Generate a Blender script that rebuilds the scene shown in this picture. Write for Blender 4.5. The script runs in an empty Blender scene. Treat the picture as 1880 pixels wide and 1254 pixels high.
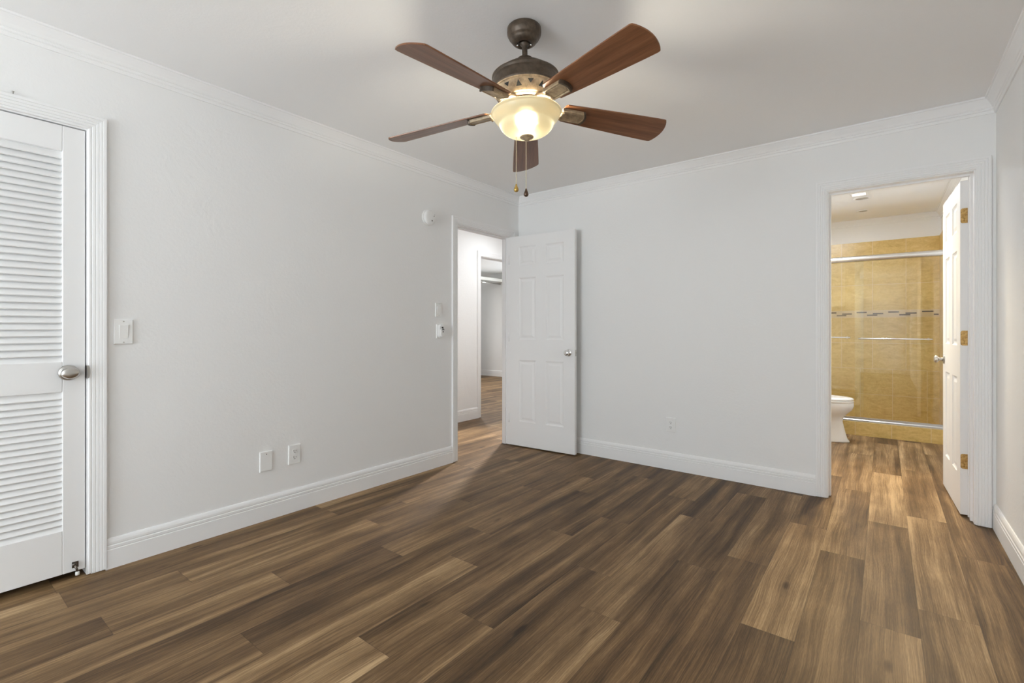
import bpy, math, random
from mathutils import Vector, Matrix

random.seed(7)
C = bpy.context.scene.collection
PI = math.pi
W, L, H = 3.387, -6.60, 2.44          # room width, rear wall y, ceiling

# ------------------------------------------------------------------ camera, world, exposure
YAW = math.radians(37.9)
FPX = 877.0
cam_d = bpy.data.cameras.new('camera')
cam_d.sensor_width = 36.0
cam_d.sensor_fit = 'HORIZONTAL'
cam_d.lens = FPX / 1880.0 * 36.0
cam_d.shift_y = -(627.0 - 604.0) / 1880.0
cam_d.clip_start = 0.02
cam = bpy.data.objects.new('camera', cam_d)
C.objects.link(cam)
cam.location = (2.886, -3.813, 1.13)
cam.rotation_euler = (PI / 2, 0, YAW)
bpy.context.scene.camera = cam

sc = bpy.context.scene
sc.view_settings.view_transform = 'Standard'
sc.view_settings.look = 'None'
sc.view_settings.gamma = 1.0
sc.view_settings.use_curve_mapping = False
sc.view_settings.exposure = -0.03
sc.render.engine = 'CYCLES'
sc.cycles.max_bounces = 14
sc.cycles.diffuse_bounces = 9
sc.cycles.glossy_bounces = 5
sc.cycles.transmission_bounces = 8
sc.cycles.transparent_max_bounces = 12
sc.cycles.sample_clamp_indirect = 6.0
sc.cycles.use_denoising = True
sc.cycles.caustics_reflective = False
sc.cycles.caustics_refractive = False

wd = bpy.data.worlds.new('sky')
sc.world = wd
wd.use_nodes = True
bg = wd.node_tree.nodes['Background']
# hazy white sky; lower half brightened to light the ceiling
wt = wd.node_tree
wtc = wt.nodes.new('ShaderNodeTexCoord')
wsx = wt.nodes.new('ShaderNodeSeparateXYZ')
wt.links.new(wtc.outputs['Generated'], wsx.inputs[0])
wmr = wt.nodes.new('ShaderNodeMapRange')
wmr.inputs['From Min'].default_value = -0.06
wmr.inputs['From Max'].default_value = 0.06
wt.links.new(wsx.outputs[2], wmr.inputs['Value'])
wmx = wt.nodes.new('ShaderNodeMix')
wmx.data_type = 'RGBA'
wt.links.new(wmr.outputs[0], wmx.inputs['Factor'])
wmx.inputs['A'].default_value = (1.22, 1.33, 1.40, 1)
wmx.inputs['B'].default_value = (0.86, 0.945, 1.0, 1)
wt.links.new(wmx.outputs['Result'], bg.inputs['Color'])
bg.inputs['Strength'].default_value = 9.0


def area(name, loc, rot, sx, sy, power, col=(1, 1, 1), portal=False, shape='RECTANGLE'):
    l = bpy.data.lights.new(name, 'AREA')
    l.shape = shape
    l.size = sx
    if shape == 'RECTANGLE':
        l.size_y = sy
    l.energy = power
    l.color = col
    if portal:
        l.cycles.is_portal = True
    o = bpy.data.objects.new(name, l)
    C.objects.link(o)
    o.location = loc
    o.rotation_euler = rot
    return o


# daylight enters the bedroom through the window in the wall behind the camera
WIN = (0.25, 1.80, 0.10, 2.30)      # rear window x0, x1, z0, z1
WIN_ADDED = (-6.35, -5.75, 0.10, 2.20)    # added right wall window, brightens the left wall; y0, y1, z0, z1 (behind the camera)
WIN3 = (-3.15, -2.25, 0.25, 2.15)     # window of the room beyond the hall x0, x1, z0, z1        # x0, x1, z0, z1
area('window_daylight', ((WIN[0] + WIN[1]) / 2, L - 0.06, (WIN[2] + WIN[3]) / 2), (PI / 2, 0, 0),
     WIN[1] - WIN[0], WIN[3] - WIN[2], 1.0, portal=True)
area('window_daylight', (W + 0.06, (WIN_ADDED[0] + WIN_ADDED[1]) / 2, (WIN_ADDED[2] + WIN_ADDED[3]) / 2), (0, PI / 2, 0),
     WIN_ADDED[3] - WIN_ADDED[2], WIN_ADDED[1] - WIN_ADDED[0], 1.0, portal=True)  # portal of the added right wall opening
area('window_daylight', ((WIN3[0] + WIN3[1]) / 2, 5.0, (WIN3[2] + WIN3[3]) / 2), (-PI / 2, 0, 0),
     WIN3[1] - WIN3[0], WIN3[3] - WIN3[2], 1.0, portal=True)
# hall and bathroom lamps, plus added spots and fills
area('hall_lamp', (-0.56, 0.78, 2.40), (0, 0, 0), 0.22, 0.22, 8.0, (0.94, 0.97, 1.0), shape='DISK')


def spot(name, loc, target, cone, power, col):
    l = bpy.data.lights.new(name, 'SPOT')
    l.energy = power
    l.color = col
    l.spot_size = math.radians(cone)
    l.spot_blend = 0.7
    l.shadow_soft_size = 0.05
    o = bpy.data.objects.new(name, l)
    C.objects.link(o)
    o.location = loc
    o.rotation_euler = (Vector(target) - Vector(loc)).to_track_quat('-Z', 'Y').to_euler()
    return o


spot('added_hall_spot', (-0.56, 0.80, 2.36), (0.10, -0.55, 0.0), 58, 330.0, (1.0, 0.97, 0.95))  # added unseen spot that throws the light patch through the hall doorway
spot('added_floor_spot', (2.86, 1.25, 2.40), (2.88, -0.25, 0.0), 76, 150.0, (1.0, 0.80, 0.48))  # added warm spot for the golden floor at the bathroom doorway
area('far_room_fill', (-3.4, 2.6, 2.40), (0, 0, 0), 0.5, 0.5, 40.0, (1.0, 0.96, 0.92), shape='DISK')  # added fill that brightens the room beyond the hall
area('bathroom_lamp', (2.30, 1.85, 2.40), (0, 0, 0), 0.45, 0.45, 31.0, (0.86, 0.93, 1.0), shape='DISK')
area('bathroom_fill', (2.15, 0.75, 2.36), (0, 0, 0), 0.40, 0.40, 3.0, (1.0, 0.96, 0.90), shape='DISK')  # added unseen fill for the bathroom floor and its spill


# ------------------------------------------------------------------ materials
def mat(name, col, rough=0.5, metal=0.0, spec=0.5, coat=0.0):
    m = bpy.data.materials.new(name)
    m.use_nodes = True
    b = m.node_tree.nodes['Principled BSDF']
    b.inputs['Base Color'].default_value = (*col, 1)
    b.inputs['Roughness'].default_value = rough
    b.inputs['Metallic'].default_value = metal
    b.inputs['Specular IOR Level'].default_value = spec
    b.inputs['Coat Weight'].default_value = coat
    return m


def nd(m, typ, **kw):
    n = m.node_tree.nodes.new(typ)
    for k, v in kw.items():
        setattr(n, k, v)
    return n


def lk(m, a, b):
    m.node_tree.links.new(a, b)


def math_n(m, op, a, b=None, clamp=False):
    n = nd(m, 'ShaderNodeMath', operation=op)
    n.use_clamp = clamp
    for i, v in enumerate((a, b)):
        if v is None:
            continue
        if isinstance(v, (int, float)):
            n.inputs[i].default_value = v
        else:
            lk(m, v, n.inputs[i])
    return n.outputs[0]


def noise(m, vec, scale, detail=2.0, rough=0.5, dist=0.0):
    n = nd(m, 'ShaderNodeTexNoise')
    n.inputs['Scale'].default_value = scale
    n.inputs['Detail'].default_value = detail
    n.inputs['Roughness'].default_value = rough
    n.inputs['Distortion'].default_value = dist
    if vec is not None:
        lk(m, vec, n.inputs['Vector'])
    return n.outputs['Fac']


def bump(m, height, strength, dist):
    b = nd(m, 'ShaderNodeBump')
    b.inputs['Strength'].default_value = strength
    b.inputs['Distance'].default_value = dist
    lk(m, height, b.inputs['Height'])
    lk(m, b.outputs[0], m.node_tree.nodes['Principled BSDF'].inputs['Normal'])


def paint(name, col, rough, tex, strength):
    """wall paint over hand-trowelled plaster"""
    m = mat(name, col, rough, 0, 0.3)
    tc = nd(m, 'ShaderNodeTexCoord').outputs['Object']
    a = noise(m, tc, 5.0, 6.0, 0.62, 0.8)
    ridge = math_n(m, 'SUBTRACT', 1.0, math_n(m, 'ABSOLUTE', math_n(m, 'MULTIPLY', math_n(m, 'SUBTRACT', a, 0.5), 9.0)), True)
    mask = math_n(m, 'MULTIPLY', math_n(m, 'SUBTRACT', noise(m, tc, 2.3, 2.0), 0.5), 6.0, True)
    f = noise(m, tc, tex, 3.0, 0.6)
    h = math_n(m, 'ADD', math_n(m, 'MULTIPLY', math_n(m, 'MULTIPLY', ridge, mask), 0.6), f)
    bump(m, h, strength, 0.003)
    return m


def ramp(m, fac, stops):
    r = nd(m, 'ShaderNodeValToRGB')
    e = r.color_ramp.elements
    while len(e) < len(stops):
        e.new(0.5)
    for i, (p, c) in enumerate(stops):
        e[i].position = p
        e[i].color = (*c, 1)
    lk(m, fac, r.inputs[0])
    return r.outputs[0]


WALLP = paint('wall_paint', (0.86, 0.86, 0.855), 0.75, 60, 0.25)
CEILP = paint('ceiling_paint', (0.90, 0.90, 0.90), 0.85, 90, 0.18)
TRIM = mat('white_trim_paint', (0.88, 0.88, 0.88), 0.42, 0, 0.4)
DOORP = mat('white_door_paint', (0.87, 0.87, 0.87), 0.42, 0, 0.4)
PLASTIC = mat('white_plastic', (0.86, 0.86, 0.85), 0.35)
DARK = mat('dark_slot', (0.02, 0.02, 0.02), 0.6)
NICKEL = mat('satin_nickel', (0.56, 0.54, 0.51), 0.28, 1.0)
NICKEL_BLACK = mat('dark_strike_metal', (0.16, 0.14, 0.12), 0.4, 1.0)
CHROME = mat('polished_chrome', (0.80, 0.80, 0.80), 0.10, 1.0)
SATIN = mat('satin_aluminium', (0.78, 0.78, 0.77), 0.25, 1.0)
TRACKM = mat('brushed_track_aluminium', (0.55, 0.55, 0.55), 0.38, 1.0)
PORCELAIN = mat('white_porcelain', (0.88, 0.88, 0.87), 0.08, 0, 0.5)


def floor_mat():
    m = mat('walnut_plank_floor', (0.2, 0.13, 0.08), 0.42, 0, 0.25)
    b = m.node_tree.nodes['Principled BSDF']
    uv = nd(m, 'ShaderNodeUVMap', uv_map='plank_uv').outputs[0]
    sx = nd(m, 'ShaderNodeSeparateXYZ')
    lk(m, uv, sx.inputs[0])
    u, v = sx.outputs[0], sx.outputs[1]
    at = nd(m, 'ShaderNodeAttribute', attribute_name='plank', attribute_type='GEOMETRY')
    sc3 = nd(m, 'ShaderNodeSeparateXYZ')
    lk(m, at.outputs['Vector'], sc3.inputs[0])
    tone, r1, r2 = sc3.outputs

    def vec(su, sv, off, uu=None):
        c = nd(m, 'ShaderNodeCombineXYZ')
        lk(m, math_n(m, 'ADD', math_n(m, 'MULTIPLY', uu or u, su), math_n(m, 'MULTIPLY', r1, 41.0 + off)), c.inputs[0])
        lk(m, math_n(m, 'ADD', math_n(m, 'MULTIPLY', v, sv), math_n(m, 'MULTIPLY', r2, 67.0 + off)), c.inputs[1])
        lk(m, math_n(m, 'MULTIPLY', r1, 23.0 + off), c.inputs[2])
        return c.outputs[0]

    warp = noise(m, vec(5.0, 1.5, 3.0), 1.0, 2.0)
    uw = math_n(m, 'ADD', u, math_n(m, 'MULTIPLY', math_n(m, 'SUBTRACT', warp, 0.5), 0.05))
    broad = noise(m, vec(11.0, 0.55, 0.0, uw), 1.0, 2.0, 0.5)
    streak = noise(m, vec(46.0, 1.1, 9.0, uw), 1.0, 3.0, 0.6)
    fine = noise(m, vec(230.0, 3.5, 17.0, uw), 1.0, 3.0, 0.65)
    fleck = noise(m, vec(700.0, 34.0, 5.0), 1.0, 1.0, 0.5)
    blotch = noise(m, vec(9.0, 4.0, 29.0), 1.0, 2.0, 0.5)
    # knots: small dark eyes stretched along the plank
    vo = nd(m, 'ShaderNodeTexVoronoi')
    vo.inputs['Scale'].default_value = 1.0
    lk(m, vec(9.0, 2.6, 7.0, uw), vo.inputs['Vector'])
    kn = math_n(m, 'SUBTRACT', 1.0, math_n(m, 'MULTIPLY', vo.outputs['Distance'], 7.5), True)
    km = math_n(m, 'MULTIPLY', math_n(m, 'SUBTRACT', noise(m, vec(3.0, 0.8, 51.0), 1.0, 0.0), 0.56), 14.0, True)
    knot = math_n(m, 'MULTIPLY', kn, km)

    def cent(x, k):
        return math_n(m, 'MULTIPLY', math_n(m, 'SUBTRACT', x, 0.5), k)
    val = tone
    for x, k in ((broad, 1.15), (streak, 0.52), (fine, 0.78), (fleck, 0.30), (blotch, 0.35)):
        val = math_n(m, 'ADD', val, cent(x, k))
    val = math_n(m, 'SUBTRACT', val, math_n(m, 'MULTIPLY', knot, 0.55), True)
    col = ramp(m, val, [(0.0, (0.032, 0.018, 0.009)), (0.25, (0.086, 0.049, 0.023)), (0.50, (0.172, 0.102, 0.047)),
                        (0.72, (0.295, 0.187, 0.093)), (1.0, (0.54, 0.37, 0.20))])
    # narrow bevel between planks: uv holds metres, 'plank_edge' the plank's size
    sz = nd(m, 'ShaderNodeAttribute', attribute_name='plank_size', attribute_type='GEOMETRY')
    s3 = nd(m, 'ShaderNodeSeparateXYZ')
    lk(m, sz.outputs['Vector'], s3.inputs[0])
    du = math_n(m, 'MINIMUM', u, math_n(m, 'SUBTRACT', s3.outputs[0], u))
    dv = math_n(m, 'MINIMUM', v, math_n(m, 'SUBTRACT', s3.outputs[1], v))
    d = math_n(m, 'MINIMUM', du, dv)
    edge = math_n(m, 'MULTIPLY', d, 1.0 / 0.0016, True)
    mix = nd(m, 'ShaderNodeMix', data_type='RGBA')
    lk(m, math_n(m, 'ADD', 0.45, math_n(m, 'MULTIPLY', edge, 0.55)), mix.inputs['Factor'])
    mix.inputs['A'].default_value = (0.02, 0.013, 0.009, 1)
    lk(m, col, mix.inputs['B'])
    lk(m, mix.outputs['Result'], b.inputs['Base Color'])
    lk(m, math_n(m, 'ADD', 0.42, math_n(m, 'MULTIPLY', fine, 0.16)), b.inputs['Roughness'])
    bump(m, math_n(m, 'ADD', math_n(m, 'MULTIPLY', fine, 0.25), edge), 0.25, 0.0008)
    return m


FLOORM = floor_mat()


def tile_mat(name, off=(0, 0, 0)):
    m = mat(name, (0.6, 0.45, 0.25), 0.28, 0, 0.5)
    b = m.node_tree.nodes['Principled BSDF']
    uv = nd(m, 'ShaderNodeUVMap', uv_map='tile_uv').outputs[0]
    br = nd(m, 'ShaderNodeTexBrick')
    br.offset = 0.0
    br.inputs['Scale'].default_value = 1.0
    br.inputs['Brick Width'].default_value = 0.305
    br.inputs['Row Height'].default_value = 0.305
    br.inputs['Mortar Size'].default_value = 0.0022
    br.inputs['Mortar Smooth'].default_value = 0.2
    br.inputs['Bias'].default_value = 0.0
    br.inputs['Color1'].default_value = (0.0, 0.0, 0.0, 1)
    br.inputs['Color2'].default_value = (1, 1, 1, 1)
    lk(m, uv, br.inputs['Vector'])
    tv = nd(m, 'ShaderNodeSeparateColor')
    lk(m, br.outputs['Color'], tv.inputs[0])
    # every tile gets its own veining
    fl = nd(m, 'ShaderNodeVectorMath', operation='ADD')
    lk(m, uv, fl.inputs[0])
    cx = nd(m, 'ShaderNodeCombineXYZ')
    lk(m, math_n(m, 'MULTIPLY', tv.outputs[0], 19.0), cx.inputs[2])
    lk(m, cx.outputs[0], fl.inputs[1])
    rot = nd(m, 'ShaderNodeMapping')
    rot.inputs['Rotation'].default_value = (0, 0, 0.6)
    rot.inputs['Scale'].default_value = (1.0, 2.2, 1.0)
    lk(m, fl.outputs[0], rot.inputs['Vector'])
    cl = noise(m, rot.outputs[0], 7.0, 6.0, 0.65, 1.4)
    sm = noise(m, fl.outputs[0], 55.0, 4.0, 0.6)
    v = math_n(m, 'ADD', math_n(m, 'MULTIPLY', cl, 0.85), math_n(m, 'MULTIPLY', sm, 0.35))
    v = math_n(m, 'ADD', v, math_n(m, 'MULTIPLY', math_n(m, 'SUBTRACT', tv.outputs[0], 0.5), 0.10), True)
    col = ramp(m, v, [(0.25, (0.44, 0.275, 0.080)), (0.5, (0.58, 0.395, 0.128)), (0.68, (0.67, 0.48, 0.180)), (0.9, (0.76, 0.59, 0.28))])
    mix = nd(m, 'ShaderNodeMix', data_type='RGBA')
    lk(m, br.outputs['Fac'], mix.inputs['Factor'])
    lk(m, col, mix.inputs['A'])
    mix.inputs['B'].default_value = (0.70, 0.56, 0.36, 1)
    lk(m, mix.outputs['Result'], b.inputs['Base Color'])
    return m


TILE = tile_mat('travertine_tile')
MOSAIC_LIGHT = mat('mosaic_cream_strip', (0.66, 0.52, 0.32), 0.25)
MOSAIC_DARK = mat('mosaic_dark_strip', (0.12, 0.085, 0.06), 0.2)


def wood_mat():
    m = mat('walnut_blade_wood', (0.1, 0.05, 0.03), 0.30, 0, 0.5)
    b = m.node_tree.nodes['Principled BSDF']
    tc = nd(m, 'ShaderNodeTexCoord').outputs['Object']
    mp = nd(m, 'ShaderNodeMapping')
    mp.inputs['Scale'].default_value = (2.2, 42.0, 1.0)
    lk(m, tc, mp.inputs['Vector'])
    a = noise(m, mp.outputs[0], 1.0, 4.0, 0.6, 0.5)
    mp2 = nd(m, 'ShaderNodeMapping')
    mp2.inputs['Scale'].default_value = (14.0, 260.0, 1.0)
    lk(m, tc, mp2.inputs['Vector'])
    f = noise(m, mp2.outputs[0], 1.0, 2.0)
    v = math_n(m, 'ADD', math_n(m, 'MULTIPLY', a, 0.75), math_n(m, 'MULTIPLY', f, 0.25))
    lk(m, ramp(m, v, [(0.25, (0.095, 0.037, 0.017)), (0.5, (0.205, 0.085, 0.038)), (0.8, (0.34, 0.155, 0.075))]), b.inputs['Base Color'])
    return m


BLADE = wood_mat()


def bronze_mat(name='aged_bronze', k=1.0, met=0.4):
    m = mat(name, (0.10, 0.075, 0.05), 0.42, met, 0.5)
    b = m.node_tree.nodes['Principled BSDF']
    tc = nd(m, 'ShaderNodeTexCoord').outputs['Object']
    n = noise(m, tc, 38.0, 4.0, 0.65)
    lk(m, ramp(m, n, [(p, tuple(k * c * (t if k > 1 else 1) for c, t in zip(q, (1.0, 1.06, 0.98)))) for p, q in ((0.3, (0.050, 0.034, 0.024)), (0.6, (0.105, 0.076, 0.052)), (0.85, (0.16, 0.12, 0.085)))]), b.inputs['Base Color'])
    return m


BRONZE = bronze_mat()
BRONZE_LAMPLIT = bronze_mat('bronze_lamplit', 4.4, 0.1)  # fan bronze with the bowl's lamplight painted into its colour
DISH_LAMPLIT = bronze_mat('dish_bronze_lamplit', 6.8, 0.1)  # same bronze, paler still: lamp glow painted on the dish


def brass_mat():
    m = mat('worn_brass', (0.6, 0.4, 0.15), 0.38, 0.85)
    b = m.node_tree.nodes['Principled BSDF']
    tc = nd(m, 'ShaderNodeTexCoord').outputs['Object']
    n = noise(m, tc, 70.0, 4.0, 0.65)
    lk(m, ramp(m, n, [(0.3, (0.22, 0.11, 0.035)), (0.5, (0.55, 0.34, 0.12)), (0.8, (0.75, 0.54, 0.25))]), b.inputs['Base Color'])
    return m


BRASS = brass_mat()


def shade_mat():
    m = bpy.data.materials.new('amber_frosted_glass')
    m.use_nodes = True
    t = m.node_tree
    t.nodes.clear()
    out = t.nodes.new('ShaderNodeOutputMaterial')

    def bs(kind, col, **kw):
        n = t.nodes.new(kind)
        n.inputs['Color'].default_value = (*col, 1)
        for k, v in kw.items():
            n.inputs[k].default_value = v
        return n.outputs[0]

    def mix(f, a, b):
        n = t.nodes.new('ShaderNodeMixShader')
        if isinstance(f, float):
            n.inputs[0].default_value = f
        else:
            t.links.new(f, n.inputs[0])
        t.links.new(a, n.inputs[1])
        t.links.new(b, n.inputs[2])
        return n.outputs[0]
    body = mix(0.024, bs('ShaderNodeBsdfDiffuse', (0.74, 0.66, 0.46)), bs('ShaderNodeBsdfTranslucent', (0.62, 0.52, 0.26)))
    body = mix(0.17, body, bs('ShaderNodeBsdfRefraction', (0.9, 0.82, 0.6), Roughness=0.80, IOR=1.12))
    fr = t.nodes.new('ShaderNodeFresnel')
    fr.inputs[0].default_value = 1.35
    t.links.new(mix(fr.outputs[0], body, bs('ShaderNodeBsdfGlossy', (1, 1, 1), Roughness=0.18)), out.inputs[0])
    return m


SHADE = shade_mat()


def emit(name, col, s):
    m = bpy.data.materials.new(name)
    m.use_nodes = True
    t = m.node_tree
    t.nodes.clear()
    out = t.nodes.new('ShaderNodeOutputMaterial')
    e = t.nodes.new('ShaderNodeEmission')
    e.inputs[0].default_value = (*col, 1)
    e.inputs[1].default_value = s
    t.links.new(e.outputs[0], out.inputs[0])
    return m


BULB = emit('lit_bulb', (1.0, 0.92, 0.76), 560.0)
LENS = emit('lit_lens', (1.0, 0.95, 0.88), 1.6)


def glass_mat():
    m = bpy.data.materials.new('clear_shower_glass')
    m.use_nodes = True
    t = m.node_tree
    t.nodes.clear()
    out = t.nodes.new('ShaderNodeOutputMaterial')
    tr = t.nodes.new('ShaderNodeBsdfTransparent')
    tr.inputs[0].default_value = (0.97, 0.98, 0.965, 1)
    gl = t.nodes.new('ShaderNodeBsdfGlossy')
    gl.inputs['Roughness'].default_value = 0.0
    fr = t.nodes.new('ShaderNodeFresnel')
    fr.inputs[0].default_value = 1.58
    mx = t.nodes.new('ShaderNodeMixShader')
    ge = t.nodes.new('ShaderNodeNewGeometry')
    inv = t.nodes.new('ShaderNodeMath')
    inv.operation = 'SUBTRACT'
    inv.inputs[0].default_value = 1.9
    bf = t.nodes.new('ShaderNodeMath')
    bf.operation = 'MULTIPLY'
    bf.inputs[1].default_value = 1.9
    t.links.new(ge.outputs['Backfacing'], bf.inputs[0])
    t.links.new(bf.outputs[0], inv.inputs[1])
    mu = t.nodes.new('ShaderNodeMath')
    mu.operation = 'MULTIPLY'
    mu.use_clamp = True
    t.links.new(fr.outputs[0], mu.inputs[0])
    t.links.new(inv.outputs[0], mu.inputs[1])
    t.links.new(mu.outputs[0], mx.inputs[0])
    t.links.new(tr.outputs[0], mx.inputs[1])
    t.links.new(gl.outputs[0], mx.inputs[2])
    t.links.new(mx.outputs[0], out.inputs[0])
    return m


GLASS = glass_mat()
FOB_GOLD = mat('amber_fob', (0.55, 0.36, 0.10), 0.15, 0.6)
FOB_DARK = mat('dark_fob', (0.10, 0.06, 0.04), 0.15, 0.5)
CHAIN = mat('brass_chain', (0.62, 0.52, 0.36), 0.3, 0.9)
RUBBER = mat('white_rubber', (0.8, 0.8, 0.78), 0.6)
CLOSET_WHITE = mat('closet_shelf_paint', (0.86, 0.86, 0.82), 0.45)


# ------------------------------------------------------------------ mesh building
class MB:
    def __init__(self):
        self.v, self.f, self.mi, self.sm = [], [], [], []

    def add(self, vs, fs, mi=0, smooth=False):
        o = len(self.v)
        self.v += [tuple(p) for p in vs]
        for f in fs:
            self.f.append(tuple(i + o for i in f))
            self.mi.append(mi)
            self.sm.append(smooth)

    def box(self, a, b, mi=0):
        x0, y0, z0 = a
        x1, y1, z1 = b
        self.add([(x0, y0, z0), (x1, y0, z0), (x1, y1, z0), (x0, y1, z0), (x0, y0, z1), (x1, y0, z1), (x1, y1, z1), (x0, y1, z1)],
                 [(3, 2, 1, 0), (4, 5, 6, 7), (0, 1, 5, 4), (1, 2, 6, 5), (2, 3, 7, 6), (3, 0, 4, 7)], mi)

    def loft(self, rings, mi=0, smooth=True, cap=True, closed=True):
        n = len(rings[0])
        vs = [p for r in rings for p in r]
        fs = []
        for i in range(len(rings) - 1):
            for j in range(n if closed else n - 1):
                k = (j + 1) % n
                fs.append((i * n + j, i * n + k, (i + 1) * n + k, (i + 1) * n + j))
        self.add(vs, fs, mi, smooth)
        if cap and closed:
            o = len(self.v) - len(vs)
            for r, rev in ((0, True), (len(rings) - 1, False)):
                f = [o + r * n + j for j in range(n)]
                self.f.append(tuple(reversed(f)) if rev else tuple(f))
                self.mi.append(mi)
                self.sm.append(False)

    def lathe(self, prof, n=48, mi=0, mtx=None, smooth=True, cap=True):
        rings = []
        for r, z in prof:
            ring = [Vector((r * math.cos(2 * PI * j / n), r * math.sin(2 * PI * j / n), z)) for j in range(n)]
            rings.append([mtx @ p for p in ring] if mtx else ring)
        self.loft(rings, mi, smooth, cap)

    def tube(self, pts, r, n=10, mi=0):
        rings = []
        for i, p in enumerate(pts):
            p = Vector(p)
            d = (Vector(pts[min(i + 1, len(pts) - 1)]) - Vector(pts[max(i - 1, 0)])).normalized()
            up = Vector((0, 0, 1)) if abs(d.z) < 0.9 else Vector((1, 0, 0))
            a = d.cross(up).normalized()
            b = d.cross(a)
            rr = r[i] if isinstance(r, (list, tuple)) else r
            rings.append([p + a * rr * math.cos(2 * PI * j / n) + b * rr * math.sin(2 * PI * j / n) for j in range(n)])
        self.loft(rings, mi)

    def build(self, name, mats, parent=None, bevel=0.0, seg=2, flip_fix=True):
        me = bpy.data.meshes.new(name)
        me.from_pydata(self.v, [], self.f)
        if not isinstance(mats, (list, tuple)):
            mats = [mats]
        for m in mats:
            me.materials.append(m)
        me.polygons.foreach_set('material_index', self.mi)
        me.polygons.foreach_set('use_smooth', self.sm)
        me.update()
        if flip_fix:
            import bmesh
            bm = bmesh.new()
            bm.from_mesh(me)
            bmesh.ops.recalc_face_normals(bm, faces=bm.faces)
            bm.to_mesh(me)
            bm.free()
        o = bpy.data.objects.new(name, me)
        C.objects.link(o)
        if parent:
            o.parent = parent
        if bevel:
            b = o.modifiers.new('bevel', 'BEVEL')
            b.width = bevel
            b.segments = seg
            b.limit_method = 'ANGLE'
            b.angle_limit = math.radians(40)
            b.harden_normals = False
        return o


def tag(o, label, cat, group=None, kind=None):
    if label:
        o['label'] = label
    if cat:
        o['category'] = cat
    if group:
        o['group'] = group
    if kind:
        o['kind'] = kind
    return o


def thing(name, label, cat, loc=(0, 0, 0), rotz=0.0, group=None, kind=None):
    o = bpy.data.objects.new(name, None)
    o.empty_display_size = 0.1
    C.objects.link(o)
    o.location = loc
    o.rotation_euler = (0, 0, rotz)
    return tag(o, label, cat, group, kind)


def struct(mb, name, mats, label=None, cat=None, **kw):
    o = mb.build(name, mats, **kw)
    o['kind'] = 'structure'
    if label:
        o['label'] = label
    if cat:
        o['category'] = cat
    return o


# ------------------------------------------------------------------ setting: floor
PITCH, X0, PL = 0.1812, 3.175, 1.22
SEAM = {-1: -0.57, 0: -1.285, 1: -1.523, 2: -0.915, 3: -1.825, 4: -1.275, 5: -1.474, 6: -0.885, 7: -1.82, 8: -1.215,
        9: -1.555, 10: -2.12, 11: -1.813, 12: -2.273, 13: -1.528, 14: -2.105, 15: -1.79, 16: -0.95}
# tone of the planks that can be told apart (row, index of plank counted from the seam: 0 = just beyond it, -1 = nearer)
TONE = {(-1, 0): .50, (-1, -1): .47, (0, 0): .74, (0, -1): .50, (0, 1): .60, (1, 0): .50, (1, -1): .62, (1, 1): .66, (2, 0): .56, (2, -1): .50,
        (2, 1): .52, (3, 0): .66, (3, -1): .44, (3, 1): .50, (4, 0): .58, (4, -1): .36, (4, 1): .45, (5, 0): .54, (5, -1): .40,
        (5, 1): .48, (6, 0): .34, (6, -1): .52, (6, -2): .60, (7, 0): .46, (7, -1): .38, (7, 1): .52, (8, 0): .36, (8, -1): .40, (8, -2): .56,
        (9, 0): .50, (9, -1): .42, (9, -2): .58, (10, 0): .40, (10, -1): .60, (11, 0): .46, (11, -1): .34, (11, -2): .48,
        (12, 0): .50, (12, -1): .42, (12, 1): .44, (13, 0): .42, (13, -1): .42, (13, -2): .56, (14, 0): .50, (14, -1): .52, (14, -2): .38,
        (15, 0): .44, (15, -1): .40, (15, -2): .50, (16, 0): .46, (16, -1): .42, (16, -2): .46}
random.seed(21)
me = bpy.data.meshes.new('floor')
vs, fs, uvs, att, siz = [], [], [], [], []
FX0, FX1, FY0, FY1 = -5.6, W + 0.02, L - 0.02, 5.05
for row in range(-2, 50):
    xa, xb = X0 - PITCH * (row + 1), X0 - PITCH * row
    if xb <= FX0 or xa >= FX1:
        continue
    s0 = SEAM.get(row, random.uniform(-1.2, 0.0))
    for k in range(-5, 8):
        ya, yb = s0 + PL * k, s0 + PL * (k + 1)
        cxa, cxb, cya, cyb = max(xa, FX0), min(xb, FX1), max(ya, FY0), min(yb, FY1)
        t = TONE.get((row, k), random.uniform(0.36, 0.62))
        a1, a2 = random.random(), random.random()
        if cya >= cyb or cxa >= cxb:
            continue
        n = len(vs)
        vs += [(cxa, cya, 0), (cxb, cya, 0), (cxb, cyb, 0), (cxa, cyb, 0)]
        fs.append((n, n + 1, n + 2, n + 3))
        uvs += [(x - xa, y - ya) for x, y in ((cxa, cya), (cxb, cya), (cxb, cyb), (cxa, cyb))]
        att.append((t, a1, a2))
        siz.append((PITCH, PL, 0))
n = len(vs)
vs += [(FX0, FY0, -0.08), (FX1, FY0, -0.08), (FX1, FY1, -0.08), (FX0, FY1, -0.08)]
fs.append((n + 3, n + 2, n + 1, n))
uvs += [(0, 0)] * 4
att.append((.4, 0, 0))
siz.append((1, 1, 0))
me.from_pydata(vs, [], fs)
me.materials.append(FLOORM)
ul = me.uv_layers.new(name='plank_uv')
ul.data.foreach_set('uv', [c for p in uvs for c in p])
for nm, dat in (('plank', att), ('plank_size', siz)):
    a = me.attributes.new(nm, 'FLOAT_VECTOR', 'FACE')
    a.data.foreach_set('vector', [c for p in dat for c in p])
fo = bpy.data.objects.new('floor', me)
C.objects.link(fo)
tag(fo, None, None, kind='structure')

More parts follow.
